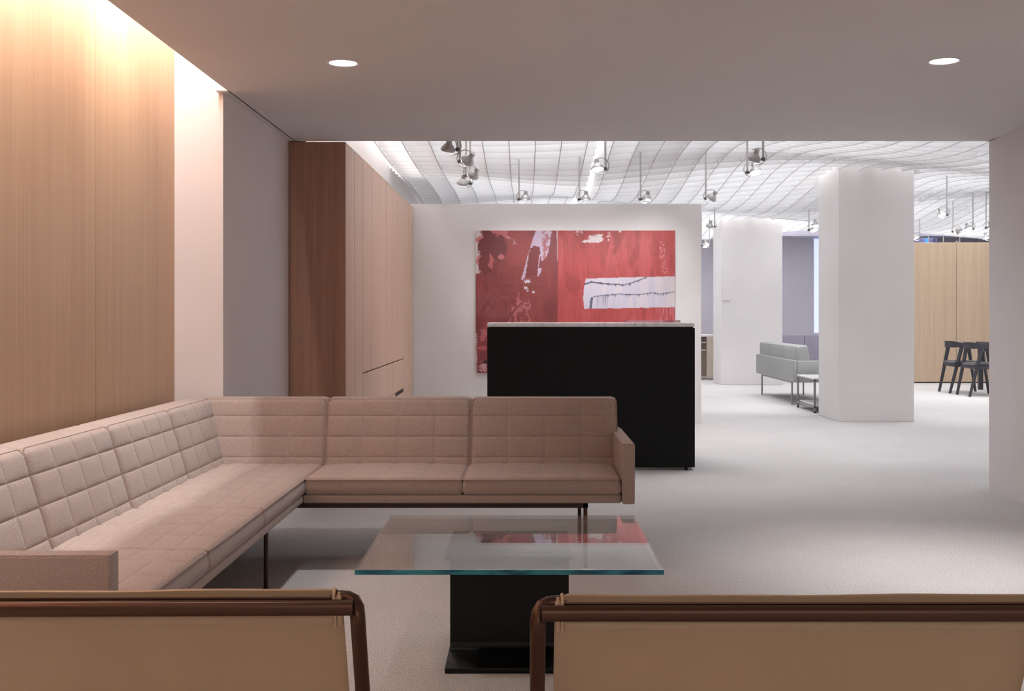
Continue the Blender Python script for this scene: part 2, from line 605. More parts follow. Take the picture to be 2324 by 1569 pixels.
# ------------------------------------------------------------------ oak cabinet run
XC = -1.197
cab = empty('storage_cabinet', 'tall oak cabinet run with narrow doors beside the painting wall', 'cabinet')
box('carcass', XS - 0.2, XC - 0.024, 7.625, 12.195, 0.0, 2.322, M['gap'], cab)
box('end_panel', XS + 0.001, XC, 7.602, 7.624, 0, 2.324, M['oak_shaded'], cab, 0.001, 1)['label'] = 'oak end panel facing the sofa, its shade put into the colour'
box('top_panel', XS + 0.001, XC, 7.626, 12.195, 2.3225, 2.325, M['oak_cab'], cab)
g = 0.008
dl = [7.626, 8.02, 8.44, 8.906, 9.376, 9.835, 10.29, 10.78, 11.28, 11.76, 12.195]
for i, (a, b) in enumerate(zip(dl[:-1], dl[1:])):
    full = i in (0, 1, 8, 9)
    gg = g if i not in (2, 4, 6) else g * 0.7
    box('door', XC - 0.023, XC, a + gg, b - gg, 0.06 if full else 0.737, 2.321, M['oak_cab'], cab, 0.001, 1)
box('drawer', XC - 0.023, XC, 8.44 + g, 11.28 - g, 0.445, 0.727, M['oak_cab'], cab, 0.001, 1)
dr = box('drawer', XC - 0.023, XC, 8.44 + g, 11.28 - g, 0.06, 0.438, M['oak_cab'], cab, 0.001, 1)
box('finger_slot', XC - 0.02, XC + 0.0008, 10.55, 11.24, 0.405, 0.437, M['gap'], dr)
for q in (0.333, 0.667):
    yq = 8.44 + q * 2.84
    box('joint_line', XC - 0.01, XC + 0.0004, yq - 0.0012, yq + 0.0012, 0.45, 0.722, M['gap'], cab)
box('plinth', XS, XC - 0.04, 7.63, 12.19, 0, 0.058, M['gap'], cab)
rebase(cab, (XC, 9.9, 0))


# ------------------------------------------------------------------ baffle ceiling
def hz(x, y):
    yc = 10.6 - (1.75 - x) * 0.94
    wl = min(1, max(0, (0.7 - x) / 1.5))
    A = 0.115 * (1 - wl) + 0.038 * wl
    return 1.17 + 1.455 + 0.045 * wl - 0.020 * wl * (min(y, 16) - 12) + A * math.cos(2 * PI * (y - yc) / 6.2)


baf = empty('baffle_ceiling', 'white wavy ceiling of crossing vertical fins hung over the big room', 'ceiling baffles')
S, FH, FT = 0.235, 0.30, 0.007


def strip(name, pts, tx, ty):
    """a vertical fin whose lower edge follows pts (x, y, zbottom); flat top"""
    vs, fs = [], []
    for x, y, z in pts:
        for zz in (z, z + (0.006 if tx else 0.004), z + FH):
            for sx in (-1, 1):
                vs.append((x + sx * tx, y + sx * ty, zz))
    n = len(pts)
    for i in range(n - 1):
        a, b = i * 6, (i + 1) * 6
        fs += [(a, a + 1, b + 1, b), (a, b, b + 2, a + 2), (a + 1, a + 3, b + 3, b + 1),      # lower edge, greyer than the faces
               (a + 2, b + 2, b + 4, a + 4), (a + 3, a + 5, b + 5, b + 3), (a + 4, b + 4, b + 5, a + 5)]
    fs += [(0, 2, 4, 5, 3, 1), tuple((n - 1) * 6 + q for q in (0, 1, 3, 5, 4, 2))]
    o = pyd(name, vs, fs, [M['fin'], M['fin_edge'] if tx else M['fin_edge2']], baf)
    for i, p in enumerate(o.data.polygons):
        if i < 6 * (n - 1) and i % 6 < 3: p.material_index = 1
    return o


def cut(a, b, holes):
    segs = [(a, b)]
    for h0, h1 in holes:
        out = []
        for s0, s1 in segs:
            if h1 <= s0 or h0 >= s1: out.append((s0, s1)); continue
            if h0 - s0 > 0.12: out.append((s0, h0))
            if s1 - h1 > 0.12: out.append((h1, s1))
        segs = out
    return segs


def inter(a, b, step):
    n = max(2, int((b - a) / step) + 1)
    return [a + (b - a) * i / (n - 1) for i in range(n)]


MG = 0.07
for k in range(0, 46):
    x = (k - 5.58) * S
    if x > 9.3: break
    for y0, y1 in ((7.72, 11.50), (11.53, 15.30), (15.33, 20.85)):
        holes = [(c[2] - MG, c[3] + MG) for c in COLS if c[0] - MG < x < c[1] + MG]
        for a, b in cut(y0, y1, holes):
            strip('long_fin', [(x, y, hz(x, y) - 0.004) for y in inter(a, b, 0.27)], FT / 2, 0)
row = 0
y = 7.80
while y < 20.85:
    mods = [(-1.375, 0.668), (0.738, 2.95), (2.958, 5.2), (5.208, 7.2), (7.208, 9.4)]
    holes = [(c[0] - MG, c[1] + MG) for c in COLS if c[2] - MG < y < c[3] + MG]
    for m0, m1 in mods:
        for a, b in cut(m0, m1, holes):
            strip('cross_fin', [(x, y, hz(x, y) + 0.006) for x in inter(a, b, 0.12)], 0, FT / 2)
    y += 0.27
    row += 1
rebase(baf, (3.5, 14.3, 3.0))


# ------------------------------------------------------------------ hanging spotlights
def make_spot_meshes():
    d = {}
    # head: bell reflector along -z (light leaves downwards)
    v, f = lathe([(0.006, 0.066), (0.019, 0.064), (0.020, 0.030), (0.026, 0.024), (0.043, 0.004), (0.050, -0.010), (0.050, -0.022), (0.046, -0.022), (0.04, -0.012)], 24)
    me = bpy.data.meshes.new('lamp_head'); me.from_pydata(v, [], f); me.materials.append(M['lamp'])
    for p in me.polygons: p.use_smooth = len(p.vertices) == 4
    me.set_sharp_from_angle(angle=math.radians(35)); d['head'] = me
    v, f = lathe([(0.002, -0.0125), (0.045, -0.0165), (0.0455, -0.0195), (0.002, -0.0205)], 24)
    me = bpy.data.meshes.new('lens'); me.from_pydata(v, [], f); me.materials.append(M['lens']); d['lens'] = me
    # ring yoke
    pts = [(0.060 * math.cos(a) , 0, 0.062 * math.sin(a) + 0.01) for a in [math.radians(q) for q in range(60, 301, 15)]]
    v, f = sweep(pts, 0.0035, 6)
    me = bpy.data.meshes.new('yoke'); me.from_pydata(v, [], f); me.materials.append(M['lamp'])
    for p in me.polygons: p.use_smooth = True
    d['yoke'] = me
    bm = bmesh.new(); bmesh.ops.create_uvsphere(bm, u_segments=12, v_segments=8, radius=0.016)
    me = bpy.data.meshes.new('swivel_joint'); bm.to_mesh(me); bm.free(); me.materials.append(M['lamp_d'])
    for p in me.polygons: p.use_smooth = True
    d['joint'] = me
    v, f = sweep([(0, 0, 0), (0, 0, 1)], 0.0085, 8)
    me = bpy.data.meshes.new('rod'); me.from_pydata(v, [], f); me.materials.append(M['rod']); d['rod'] = me
    return d


SM = make_spot_meshes()


def track_spot(x, y, z, aim, label, group='spotlights hanging on thin rods below the baffles', side=1):
    """x,y = rod, z = height of the joint; aim = (tilt towards azimuth)"""
    r = bpy.data.objects.new('hanging_spotlight', None); COL.objects.link(r)
    r.location = (x, y, z)
    tag(r, label, 'spotlight', group)
    top = 3.5

    def part(nm, me, loc, rot=(0, 0, 0), sc=(1, 1, 1), par=None):
        o = bpy.data.objects.new(nm, me); COL.objects.link(o)
        o.parent = par or r; o.location = loc; o.rotation_euler = rot; o.scale = sc
        return o
    part('rod', SM['rod'], (0, 0, 0.0), sc=(1, 1, top - z))
    part('swivel_joint', SM['joint'], (0, 0, 0))
    tilt, az = aim
    h = part('lamp_head', SM['head'], (0.062 * side, 0, 0.012), (tilt * math.cos(az), tilt * math.sin(az), 0))
    part('lens', SM['lens'], (0, 0, 0), par=h)
    part('yoke', SM['yoke'], (0.034 * side, 0, 0.012), (tilt * math.cos(az) * 0.6, tilt * math.sin(az) * 0.6, 0 if side > 0 else PI))
    return r


def atpx(px, py, h=1.12):
    Y = h * 2580 / (714 - py)
    return ((px - 1190) * Y / 2580, Y, 1.17 + h)


spots = [
    (1038.5, 339, 1.11, (0.4, 0.5), -1, 'topmost of the four spotlights in line by the cabinet, bell turned left', 0),
    (1044, 366, 1.11, (0.9, 0.9), 1, 'second spotlight down in the line of four by the cabinet, seen with its ring', 0),
    (1058, 398, 1.11, (0.9, 0.9), 1, 'third spotlight down in the line of four by the cabinet, ring turned to the lounge', 0),
    (1067, 416, 1.11, (0.4, 0.5), -1, 'lowest of the four spotlights in line by the cabinet, bell turned left', 0),
    (1178, 452, 1.12, (0.12, 0.6), 1, 'spotlight above the left half of the red painting, over the partition top', 50),
    (1315, 452, 1.12, (0.10, 0.6), 1, 'spotlight second from left in the row over the painting wall', 50),
    (1454, 452, 1.12, (0.30, 0.6), 1, 'spotlight third from left in the row over the painting wall', 50),
    (1602, 450, 1.12, (0.75, 0.9), 1, 'spotlight at the right end of the partition top, tipped sideways', 25),
    (1374, 383, 1.12, (-0.35, 0.3), -1, 'lit spotlight hanging higher above the middle of the painting wall', 25),
    (1696, 391, 1.12, (-0.45, 0.3), 1, 'lit spotlight hanging between the partition end and the nearer column', 25),
    (1732, 361, 1.12, (0.5, 0.5), -1, 'unlit-looking spotlight high up just left of the nearer column, ring to the right', 15),
    (2149, 487, 1.12, (-0.5, 0.4), -1, 'single spotlight hanging highest above the far oak partition', 30),
    (2087, 540, 1.12, (-0.5, 0.8), -1, 'spotlight just right of the nearer column above the oak partition', 10),
    (2163, 526, 1.12, (1.3, 1.2), 1, 'pale spotlight turned sideways over the seam of the oak partition', 10),
    (2208, 519, 1.12, (-0.5, 0.5), -1, 'spotlight over the right panel of the oak partition, glowing down', 20),
    (2238, 517, 1.12, (-0.5, 0.2), 1, 'brightest spotlight at the top right corner of the wide opening', 10),
    (2247, 540, 1.12, (-0.3, 0.2), -1, 'half hidden spotlight behind the right jamb just above the oak partition', 10),
    (1862, 512, 1.12, (-0.3, 0.2), -1, 'partly hidden spotlight at the left edge of the nearer column', 10),
    (1836, 522, 1.12, (-0.4, 0.2), 1, 'small lit spotlight in the gap between the two white columns', 15),
    (1622, 514, 1.12, (0.4, 0.6), -1, 'spotlight beside the top of the further column, above the partition end', 10),
    (1610, 557, 1.12, (0.4, 1.2), -1, 'tiny spotlight low in the gap left of the further column', 5),
    (1592, 557, 0.98, (-0.4, 0.6), 1, 'tiny spotlight touching the right edge of the painting wall', 5),
]
for pxx, pyy, h, aim, side, lab, wt in spots:
    x, y, z = atpx(pxx, pyy, h)
    track_spot(x, y, z, aim, lab, side=side)
    if 10 <= wt < 50: spot_light('spot_beam', (x + 0.062 * side, y, z - 0.03), (x + 0.3, y + 0.6, 0) if y > 9.6 else (x + 0.2, 6.4, 0), wt * (1.2 if y > 9.6 else 1.0), 100, 1.0, (1, 1, 1), 0.04)
for pxx, lab in ((2107, 'thin rod left of three dropping behind the oak partition top'),
                 (2141, 'thin rod in the middle of three dropping behind the oak partition top'),
                 (2178, 'thin rod right of three, its lamp just peeping over the oak partition')):
    x = (pxx - 1190) * 20.0 / 2580
    track_spot(x, 20.0, 2.38 if pxx == 2178 else 2.33, (0.2, 0.5), lab, side=-1)
# light that the spotlights throw
spot_light('painting_spot', (0.0, 10.85, 2.26), (0.05, 12.2, 1.5), 15, 62, 0.9, (1, 0.98, 0.97), 0.04)
spot_light('painting_spot', (0.6, 10.85, 2.26), (0.6, 12.2, 1.5), 15, 62, 0.9, (1, 0.98, 0.97), 0.04)
spot_light('painting_spot', (1.2, 10.85, 2.26), (1.25, 12.2, 1.6), 22, 62, 0.9, (1, 0.98, 0.97), 0.04)
spot_light('floor_spot', (6.6, 15.3, 2.3), (6.9, 16.2, 0), 50, 90, 0.9, (1, 1, 1), 0.06)
spot_light('floor_spot', (3.0, 13.4, 2.3), (2.6, 15.0, 0), 50, 90, 0.9, (1, 1, 1), 0.05)
spot_light('floor_spot', (1.96, 8.9, 2.2), (2.1, 9.8, 0), 25, 90, 0.9, (1, 1, 1), 0.05)

# ------------------------------------------------------------------ recessed downlights
vr, fr_ = lathe([(0.0615, 0.012), (0.064, -0.001), (0.072, -0.003), (0.0745, 0.0), (0.0745, 0.004)], 40)
ring_me = bpy.data.meshes.new('trim_ring'); ring_me.from_pydata(vr, [], fr_[:-2]); ring_me.materials.append(M['ceil'])
vl, fl = lathe([(0.001, 0.0045), (0.061, 0.0045), (0.061, -0.0005), (0.001, -0.0005)], 40)
lens_me = bpy.data.meshes.new('lens'); lens_me.from_pydata(vl, [], fl); lens_me.materials.append(M['lens'])
dlab = ['round recessed downlight in the low ceiling above the sofa', 'round recessed downlight in the low ceiling towards the right wall']
for i in range(2):
    x, y = DOWN[i]
    t = empty('recessed_downlight', dlab[i], 'ceiling light', 'recessed ceiling downlights')
    t.location = (x, y, CZ - 0.001)
    for nm, me in (('trim_ring', ring_me), ('lens', lens_me)):
        o = bpy.data.objects.new(nm, me); COL.objects.link(o); o.parent = t

# ------------------------------------------------------------------ painting (a diptych)
def vnoise(x, y, seed):
    rs = np.random.RandomState(seed)
    tab = rs.rand(256, 256)
    xi = np.floor(x).astype(int); yi = np.floor(y).astype(int)
    fx = x - xi; fy = y - yi
    fx = fx * fx * (3 - 2 * fx); fy = fy * fy * (3 - 2 * fy)
    g_ = lambda a, b: tab[a % 256, b % 256]
    return (g_(xi, yi) * (1 - fx) + g_(xi + 1, yi) * fx) * (1 - fy) + (g_(xi, yi + 1) * (1 - fx) + g_(xi + 1, yi + 1) * fx) * fy


def fbm(x, y, sx, sy, seed, o=4):
    t = 0; a = 0.5; n = 0
    for i in range(o):
        t = t + a * vnoise(x / sx * 2 ** i, y / sy * 2 ** i, seed + i); n += a; a *= 0.55
    return t / n


def inpoly(x, y, P):
    c = np.zeros(x.shape, bool)
    n = len(P)
    for i in range(n):
        x1, y1 = P[i]; x2, y2 = P[(i + 1) % n]
        cond = ((y1 > y) != (y2 > y)) & (x < (x2 - x1) * (y - y1) / ((y2 - y1) + 1e-9) + x1)
        c ^= cond
    return c


def sm(a, b, t):
    t = np.clip((t - a) / (b - a), 0, 1)
    return t * t * (3 - 2 * t)


def paint(x, y):
    """colours of the two canvases; x 115..1893, y 90..1362 (downwards)"""
    C = np.zeros(x.shape + (3,))

    def put(mask, col):
        m = np.clip(mask, 0, 1)[..., None]
        C[:] = C * (1 - m) + np.array(col, float) * m

    def blob(cx, cy, rx, ry, rough=0.5, sc=45, seed=3, edge=0.1):
        d = np.sqrt(((x - cx) / rx) ** 2 + ((y - cy) / ry) ** 2) + (fbm(x, y, sc, sc, seed, 5) - 0.5) * rough * 2
        return 1 - sm(1 - edge, 1 + edge, d)
    L = x < 846
    n1 = fbm(x, y, 130, 260, 1); n2 = fbm(x, y, 30, 160, 11); n3 = fbm(x, y, 14, 14, 21); nh = fbm(x, y, 120, 16, 31)
    put(np.ones(x.shape), (140, 51, 52))
    # ---- left canvas
    put(L * sm(0.42, 0.65, n1) * 0.8, (122, 42, 46))
    put(L * blob(500, 300, 150, 260, 0.5, 90, 5, 0.5) * 0.75, (166, 62, 60))
    put(L * blob(450, 560, 190, 160, 0.5, 90, 7, 0.5) * 0.5, (138, 54, 50))
    put(L * blob(470, 620, 260, 330, 0.6, 120, 8, 0.5) * sm(0.45, 0.6, nh) * 0.25, (165, 85, 85))
    put(L * sm(0.56, 0.72, n2) * 0.45, (165, 66, 66))
    put(L * blob(220, 740, 130, 110, 0.9, 40, 13, 0.4) * sm(0.4, 0.6, n3) * 0.6, (158, 86, 90))
    put(L * blob(300, 830, 160, 40, 0.9, 30, 14, 0.4) * 0.4, (160, 84, 88))
    # pale margin at the left edge
    put(L * (1 - sm(150, 200, x + (n3 - 0.5) * 150 + (y - 250) * 0.05)) * (y < 478 + (x - 115) * -0.2), (224, 208, 210))
    put(L * blob(190, 170, 70, 34, 0.5, 40, 17), (206, 122, 122))
    put(L * blob(150, 355, 45, 45, 0.8, 30, 18), (208, 130, 130))
    put(L * blob(325, 110, 100, 45, 0.8, 40, 19), (200, 104, 104))
    put(L * blob(270, 250, 125, 120, 0.55, 50, 20), (112, 38, 42))
    put(L * blob(200, 400, 60, 80, 0.4, 50, 22), (118, 40, 44))
    put(L * blob(215, 110, 38, 45, 0.9, 16, 23), (112, 38, 42))
    put(L * inpoly(x + (n3 - .5) * 14, y, [(240, 280), (262, 330), (275, 330), (262, 440), (220, 405), (238, 370)]), (190, 92, 92))
    put(L * blob(340, 325, 28, 22, 0.9, 16, 24), (206, 112, 114))
    sp = (fbm(x, y, 12, 9, 41, 3) > 0.66)
    put(L * sp * blob(420, 170, 40, 30, 0.6, 20, 25), (220, 190, 195))
    put(L * sp * blob(470, 200, 40, 18, 0.6, 20, 26), (220, 190, 195))
    # pink-white diagonal stroke
    st = inpoly(x + (n3 - 0.5) * 12, y, [(648, 90), (830, 90), (800, 180), (770, 260), (745, 330), (705, 365), (690, 290), (682, 236), (625, 226), (585, 380), (548, 520), (520, 530), (575, 330), (615, 200)])
    put(L * st, (208, 184, 208))
    put(L * st * sm(690, 730, x) * sm(0.42, 0.56, fbm(x, y, 22, 22, 51, 5)) * 0.9, (176, 96, 100))
    put(L * inpoly(x, y, [(795, 90), (842, 90), (842, 340), (780, 420), (760, 300)]) * 0.85, (132, 52, 56))
    put(L * inpoly(x + (n3 - 0.5) * 18, y + (n3 - .5) * 12, [(600, 255), (640, 225), (685, 235), (690, 330), (668, 480), (560, 500), (575, 380)]), (126, 42, 48))
    put(L * inpoly(x + (n3 - .5) * 6, y, [(672, 428), (704, 425), (695, 465), (672, 500), (664, 500)]), (212, 184, 210))
    put(L * inpoly(x, y, [(664, 480), (682, 300), (694, 300), (676, 420)]), (205, 175, 200))
    put(L * inpoly(x + (n3 - 0.5) * 10, y, [(548, 420), (566, 420), (545, 530), (522, 530)]) * (n3 > 0.45), (205, 170, 200))
    for a, b, c, d in ((575, 545, 28, 16), (565, 603, 16, 12), (580, 628, 8, 6), (630, 638, 12, 12)):
        put(L * blob(a, b, c, d, 1.0, 10, 27), (224, 214, 226))
    put(L * inpoly(x + (n3 - 0.5) * 26, y, [(505, 620), (520, 700), (545, 740), (590, 860), (620, 915), (395, 915), (430, 800), (470, 690)]) * sm(0.42, 0.55, fbm(x, y, 26, 40, 61, 5)), (188, 96, 96))
    put(L * inpoly(x, y, [(520, 735), (532, 742), (425, 850), (392, 925), (384, 915), (415, 830)]) * 0.6, (92, 30, 36))
    put(L * blob(560, 760, 40, 50, 1.1, 12, 63) * (n3 > 0.5), (200, 110, 114))
    put(L * inpoly(x, y, [(836, 90), (848, 90), (850, 560), (846, 560)]), (216, 190, 200))
    put(L * inpoly(x, y, [(842, 560), (850, 560), (852, 1362), (847, 1362)]), (190, 110, 120))
    # lower left
    put(L * blob(190, 1020, 34, 50, 0.9, 26, 71), (184, 92, 96))
    put(L * blob(178, 1142, 44, 20, 0.6, 26, 72), (180, 84, 84))
    put(L * blob(185, 1305, 34, 44, 1.3, 14, 73), (214, 160, 164))
    put(L * blob(205, 1260, 20, 12, 1.0, 10, 73), (40, 26, 30))
    put(L * (1 - sm(116, 136, x + (n3 - .5) * 50)) * (y > 1010) * (n3 > 0.40), (226, 214, 220))
    # ---- right canvas
    R = ~L
    put(R * 1.0, (190, 68, 70))
    put(R * sm(0.40, 0.66, fbm(x, y, 40, 300, 81)) * 0.7, (206, 82, 86))
    put(R * sm(0.52, 0.72, fbm(x, y, 60, 190, 91)) * 0.65, (158, 54, 56))
    put(R * sm(0.55, 0.75, fbm(x, y, 12, 120, 95)) * 0.4, (150, 52, 54))
    put(R * sm(0.58, 0.75, fbm(x, y, 90, 60, 97)) * 0.4, (160, 66, 62))
    put(R * blob(1620, 330, 60, 230, 0.5, 60, 98, 0.5) * 0.6, (224, 96, 100))
    put(R * blob(1365, 190, 26, 130, 0.7, 30, 99, 0.3) * 0.7, (150, 52, 54))
    put(R * blob(1235, 210, 20, 90, 0.7, 30, 199, 0.4) * 0.5, (160, 56, 58))
    w1 = inpoly(x + (n3 - .5) * 50, y + (n3 - .5) * 26, [(1060, 182), (1120, 172), (1130, 160), (1110, 140), (1255, 122), (1252, 165), (1215, 196), (1060, 196)])
    put(R * w1, (232, 214, 218))
    put(R * (n3 > 0.60) * blob(1035, 110, 36, 26, 0.6, 16, 101), (232, 200, 205))
    put(R * (n3 > 0.58) * blob(1300, 140, 20, 34, 0.6, 16, 102), (226, 190, 195))
    put(R * blob(1400, 97, 12, 10, 0.6, 16, 103), (230, 200, 205))
    put(R * (fbm(x, y, 10, 10, 111, 3) > 0.52) * inpoly(x + (n3 - .5) * 30, y, [(1760, 180), (1800, 200), (1825, 470), (1775, 480), (1750, 260)]), (214, 116, 120))
    put(R * inpoly(x, y, [(1720, 780), (1893, 780), (1893, 915), (1740, 915)]) * sm(0.5, 0.62, fbm(x, y, 8, 90, 121)) * 0.7, (222, 130, 140))
    # pale bar with ink lines
    bar = inpoly(x, y + (n2 - .5) * 5, [(1098, 518), (1893, 498), (1893, 775), (1083, 788), (1073, 700), (1078, 620), (1086, 565)])
    put(R * bar, (226, 214, 224))
    put(R * bar * sm(0.45, 0.6, fbm(x, y, 60, 200, 131)) * 0.5, (204, 200, 226))
    put(R * bar * sm(1700, 1860, x) * 0.5, (222, 206, 204))

    def curve(pts):
        return np.interp(x, [p[0] for p in pts], [p[1] for p in pts])
    u1 = curve([(1085, 572), (1150, 552), (1220, 562), (1300, 566), (1450, 574), (1520, 552), (1630, 510)])
    drip = fbm(x, y, 9, 400, 141, 3)
    ink = (58, 60, 90)
    th1 = 6 + 26 * sm(0.5, 0.75, drip) * sm(1120, 1400, x)
    put(R * bar * (x < 1640) * (y > u1 - 5 - 10 * (x < 1240) * n3) * (1 - sm(u1 + th1 * .5, u1 + th1, y)) * (0.55 + 0.5 * n3), ink)
    u2 = curve([(1130, 800), (1145, 700), (1165, 680), (1250, 668), (1400, 655), (1460, 662), (1600, 657), (1700, 643), (1760, 655), (1893, 635)])
    th2 = 10 + 60 * sm(0.5, 0.8, drip)
    put(R * bar * (x > 1130) * (y > u2 - 3) * (1 - sm(u2 + 2, u2 + th2 * .7, y)) * (0.4 + 0.6 * n3), ink)
    put(R * bar * inpoly(x, y, [(1128, 788), (1135, 700), (1150, 682), (1162, 690), (1150, 788)]) * 0.75, ink)
    put(R * bar * (y > u2) * (x > 1190) * (x < 1290) * sm(0.45, 0.7, drip) * (1 - sm(680, 800, y)) * 0.8, ink)
    put(R * bar * (y > u2) * sm(0.48, 0.75, fbm(x, y, 14, 500, 151, 3)) * 0.35, (160, 156, 196))
    return np.clip(C * 0.86 + 14, 0, 255)


def px_x(u): return -0.5195 + (u - 115) / (1893 - 115) * 2.1335
def px_z(v): return 2.0685 - (v - 90) / (1362 - 90) * 1.525


def canvas_material():
    k = NT('oil_paint')
    a = k.n('ShaderNodeAttribute'); a.attribute_name = 'pigment'
    k.l(a.outputs['Color'], k.b.inputs['Base Color'])
    k.b.inputs['Roughness'].default_value = 0.5
    n = k.n('ShaderNodeTexNoise', i_Scale=90.0, i_Detail=3.0)
    k.l(k.coords(), n.inputs['Vector'])
    k.bump(n.outputs[0], 0.15, 0.002)
    return k.m


M['paint'] = canvas_material()
YP = 12.165
art = empty('abstract_painting', 'wide red abstract painting in two canvases on the white partition wall', 'painting')
for u0, u1, lab in ((115, 846, 'dark red canvas with pale diagonal stroke'), (847, 1893, 'bright red canvas with white horizontal bar')):
    box('stretcher', px_x(u0) + 0.003, px_x(u1) - 0.003, YP + 0.001, 12.199, px_z(1362) + 0.003, px_z(90) - 0.003, M['white'], art)
    nx, nz = int((u1 - u0) / 4.2), int((1362 - 90) / 4.6)
    uu = np.linspace(u0, u1, nx); vv_ = np.linspace(90, 1362, nz)
    gx, gy = np.meshgrid(uu, vv_)
    cc = paint(np.clip(gx, u0 + 0.01 if u0 < 800 else 847, u1), gy) / 255
    lin = np.where(cc <= 0.04045, cc / 12.92, ((cc + 0.055) / 1.055) ** 2.4)
    verts = [(px_x(a), YP, px_z(b)) for b in vv_ for a in uu]
    faces = [(j * nx + i, j * nx + i + 1, (j + 1) * nx + i + 1, (j + 1) * nx + i) for j in range(nz - 1) for i in range(nx - 1)]
    me = bpy.data.meshes.new('canvas')
    me.from_pydata(verts, [], faces)
    at = me.color_attributes.new('pigment', 'FLOAT_COLOR', 'POINT')
    buf = np.ones((len(verts), 4), np.float32); buf[:, :3] = lin.reshape(-1, 3)
    at.data.foreach_set('color', buf.ravel())
    me.materials.append(M['paint'])
    o = bpy.data.objects.new('canvas', me); COL.objects.link(o); o.parent = art
    o['label'] = lab
rebase(art, (0.55, 12.2, 0.54))

# ------------------------------------------------------------------ reception desk
dk = empty('reception_desk', 'black reception desk with white marble counter in front of the painting', 'reception desk')
DX0, DX1, DY0, DY1 = -0.278, 1.280, 8.53, 9.30
box('front_panel', DX0, DX1, DY0, DY0 + 0.03, 0.022, 1.068, M['black'], dk, 0.0015, 1)
box('side_panel', DX0, DX0 + 0.03, DY0 + 0.031, DY1, 0.022, 1.068, M['black'], dk, 0.0015, 1)
box('side_panel', DX1 - 0.03, DX1, DY0 + 0.031, DY1, 0.022, 1.068, M['black'], dk, 0.0015, 1)
box('shadow_gap', DX0 + 0.012, DX1 - 0.012, DY0 + 0.012, DY1 - 0.3, 1.068, 1.078, M['black_steel'], dk)
box('counter_top', DX0, DX1 - 0.003, DY0 - 0.003, DY1 - 0.25, 1.078, 1.107, M['marble'], dk, 0.002, 1)['label'] = 'white veined marble counter'
box('work_surface', DX0 + 0.031, DX1 - 0.031, DY0 + 0.2, DY1 + 0.1, 0.71, 0.74, M['marble'], dk)
for x in (DX0 + 0.06, DX0 + 0.5, DX1 - 0.5, DX1 - 0.06):
    v, f = lathe([(0.012, 0), (0.014, 0.004), (0.010, 0.022)], 12)
    pyd('levelling_foot', [(a[0] + x, a[1] + DY0 + 0.035, a[2]) for a in v], f, M['black_steel'], dk)
rebase(dk, (0.5, 8.9, 0))
tr = empty('acrylic_tray', 'flat clear acrylic tray lying on the marble counter before the painting', 'tray')
box('tray_base', 0.775, 1.19, 8.66, 8.88, 1.1072, 1.112, M['acrylic'], tr, 0.001, 1)
bm = bmesh.new()
boxm(bm, 0.775, 0.779, 8.66, 8.88, 1.112, 1.126); boxm(bm, 1.186, 1.19, 8.66, 8.88, 1.112, 1.126)
boxm(bm, 0.775, 1.19, 8.876, 8.88, 1.112, 1.128); boxm(bm, 0.775, 1.19, 8.66, 8.664, 1.112, 1.124)
finish('tray_rim', bm, M['acrylic'], tr)
rebase(tr, (0.98, 8.77, 1.107))

# ------------------------------------------------------------------ the corner sofa
sofa = empty('corner_sofa', 'rose beige L-shaped sofa with quilted cushions on slim bronze legs', 'sofa')
FZ, SB = 0.302, 0.344
XF = -1.012                      # front plane of the left wing
YF = 5.215                       # front plane of the far wing
# upholstered rails under the cushions
box('seat_rail', XF - 0.004, 0.446, YF + 0.004, 5.90, FZ, 0.3405, M['sofa'], sofa, 0.008, 3)
box('seat_rail', -1.74, XF - 0.005, 2.862, 5.90, FZ, 0.3405, M['sofa'], sofa, 0.008, 3)
q = 0.182
sx = lambda a, b: [a + (b - a) * i / 4 for i in (1, 2, 3)]
rowS = [0.09 * i for i in range(1, 6)]
# far wing seats
for i, (a, b) in enumerate(((-1.008, -0.284), (-0.282, 0.444))):
    L = b - a
    cushion('seat_cushion', sofa, L, 0.56, 0.074, [L * k / 4 for k in (1, 2, 3)], [0.02 + t for t in rowS], (a, YF + 0.002, SB - 0.002), (1, 0, 0), (0, 1, 0), (0, 0, 1), 'sofa', 10 + i, 0.0055, 0.016, 0.010)
# left wing seats: long edge along the room
for i, (a, b) in enumerate(((2.866, 3.640), (3.642, 4.410), (4.412, 5.74))):
    L = b - a
    nn = max(4, round(L / 0.19))
    cushion('seat_cushion', sofa, L, 0.56, 0.074, [L * k / nn for k in range(1, nn)], [0.02 + t for t in rowS], (XF, a, SB - 0.002), (0, 1, 0), (-1, 0, 0), (0, 0, 1), 'sofa', 20 + i, 0.0055, 0.016, 0.010)
# backs
lean = math.radians(16.5)
sl, cl_ = math.sin(lean), math.cos(lean)
BT = 0.125
rows = [0.105 * i for i in (1, 2, 3)]
BH = 0.408


def back_far(a, b, us, seed):
    o = Vector((a, 5.672 + BT * cl_ - 0.0, 0.352)) - Vector((0, 0, BT * sl)) * 0
    cushion('back_cushion', sofa, b - a, BH, BT, us, rows, o - Vector((0, 0, BT * sl)), (1, 0, 0), (0, sl, cl_), (0, -cl_, sl), 'sofa', seed, 0.0036, 0.026, 0.006, shear=0.27)


def back_left(a, b, us, seed):
    o = Vector((-1.488 - BT * cl_, a, 0.352 - BT * sl))
    cushion('back_cushion', sofa, b - a, BH, BT, us, rows, o, (0, 1, 0), (-sl, 0, cl_), (cl_, 0, sl), 'sofa', seed, 0.0036, 0.026, 0.006, shear=0.27)


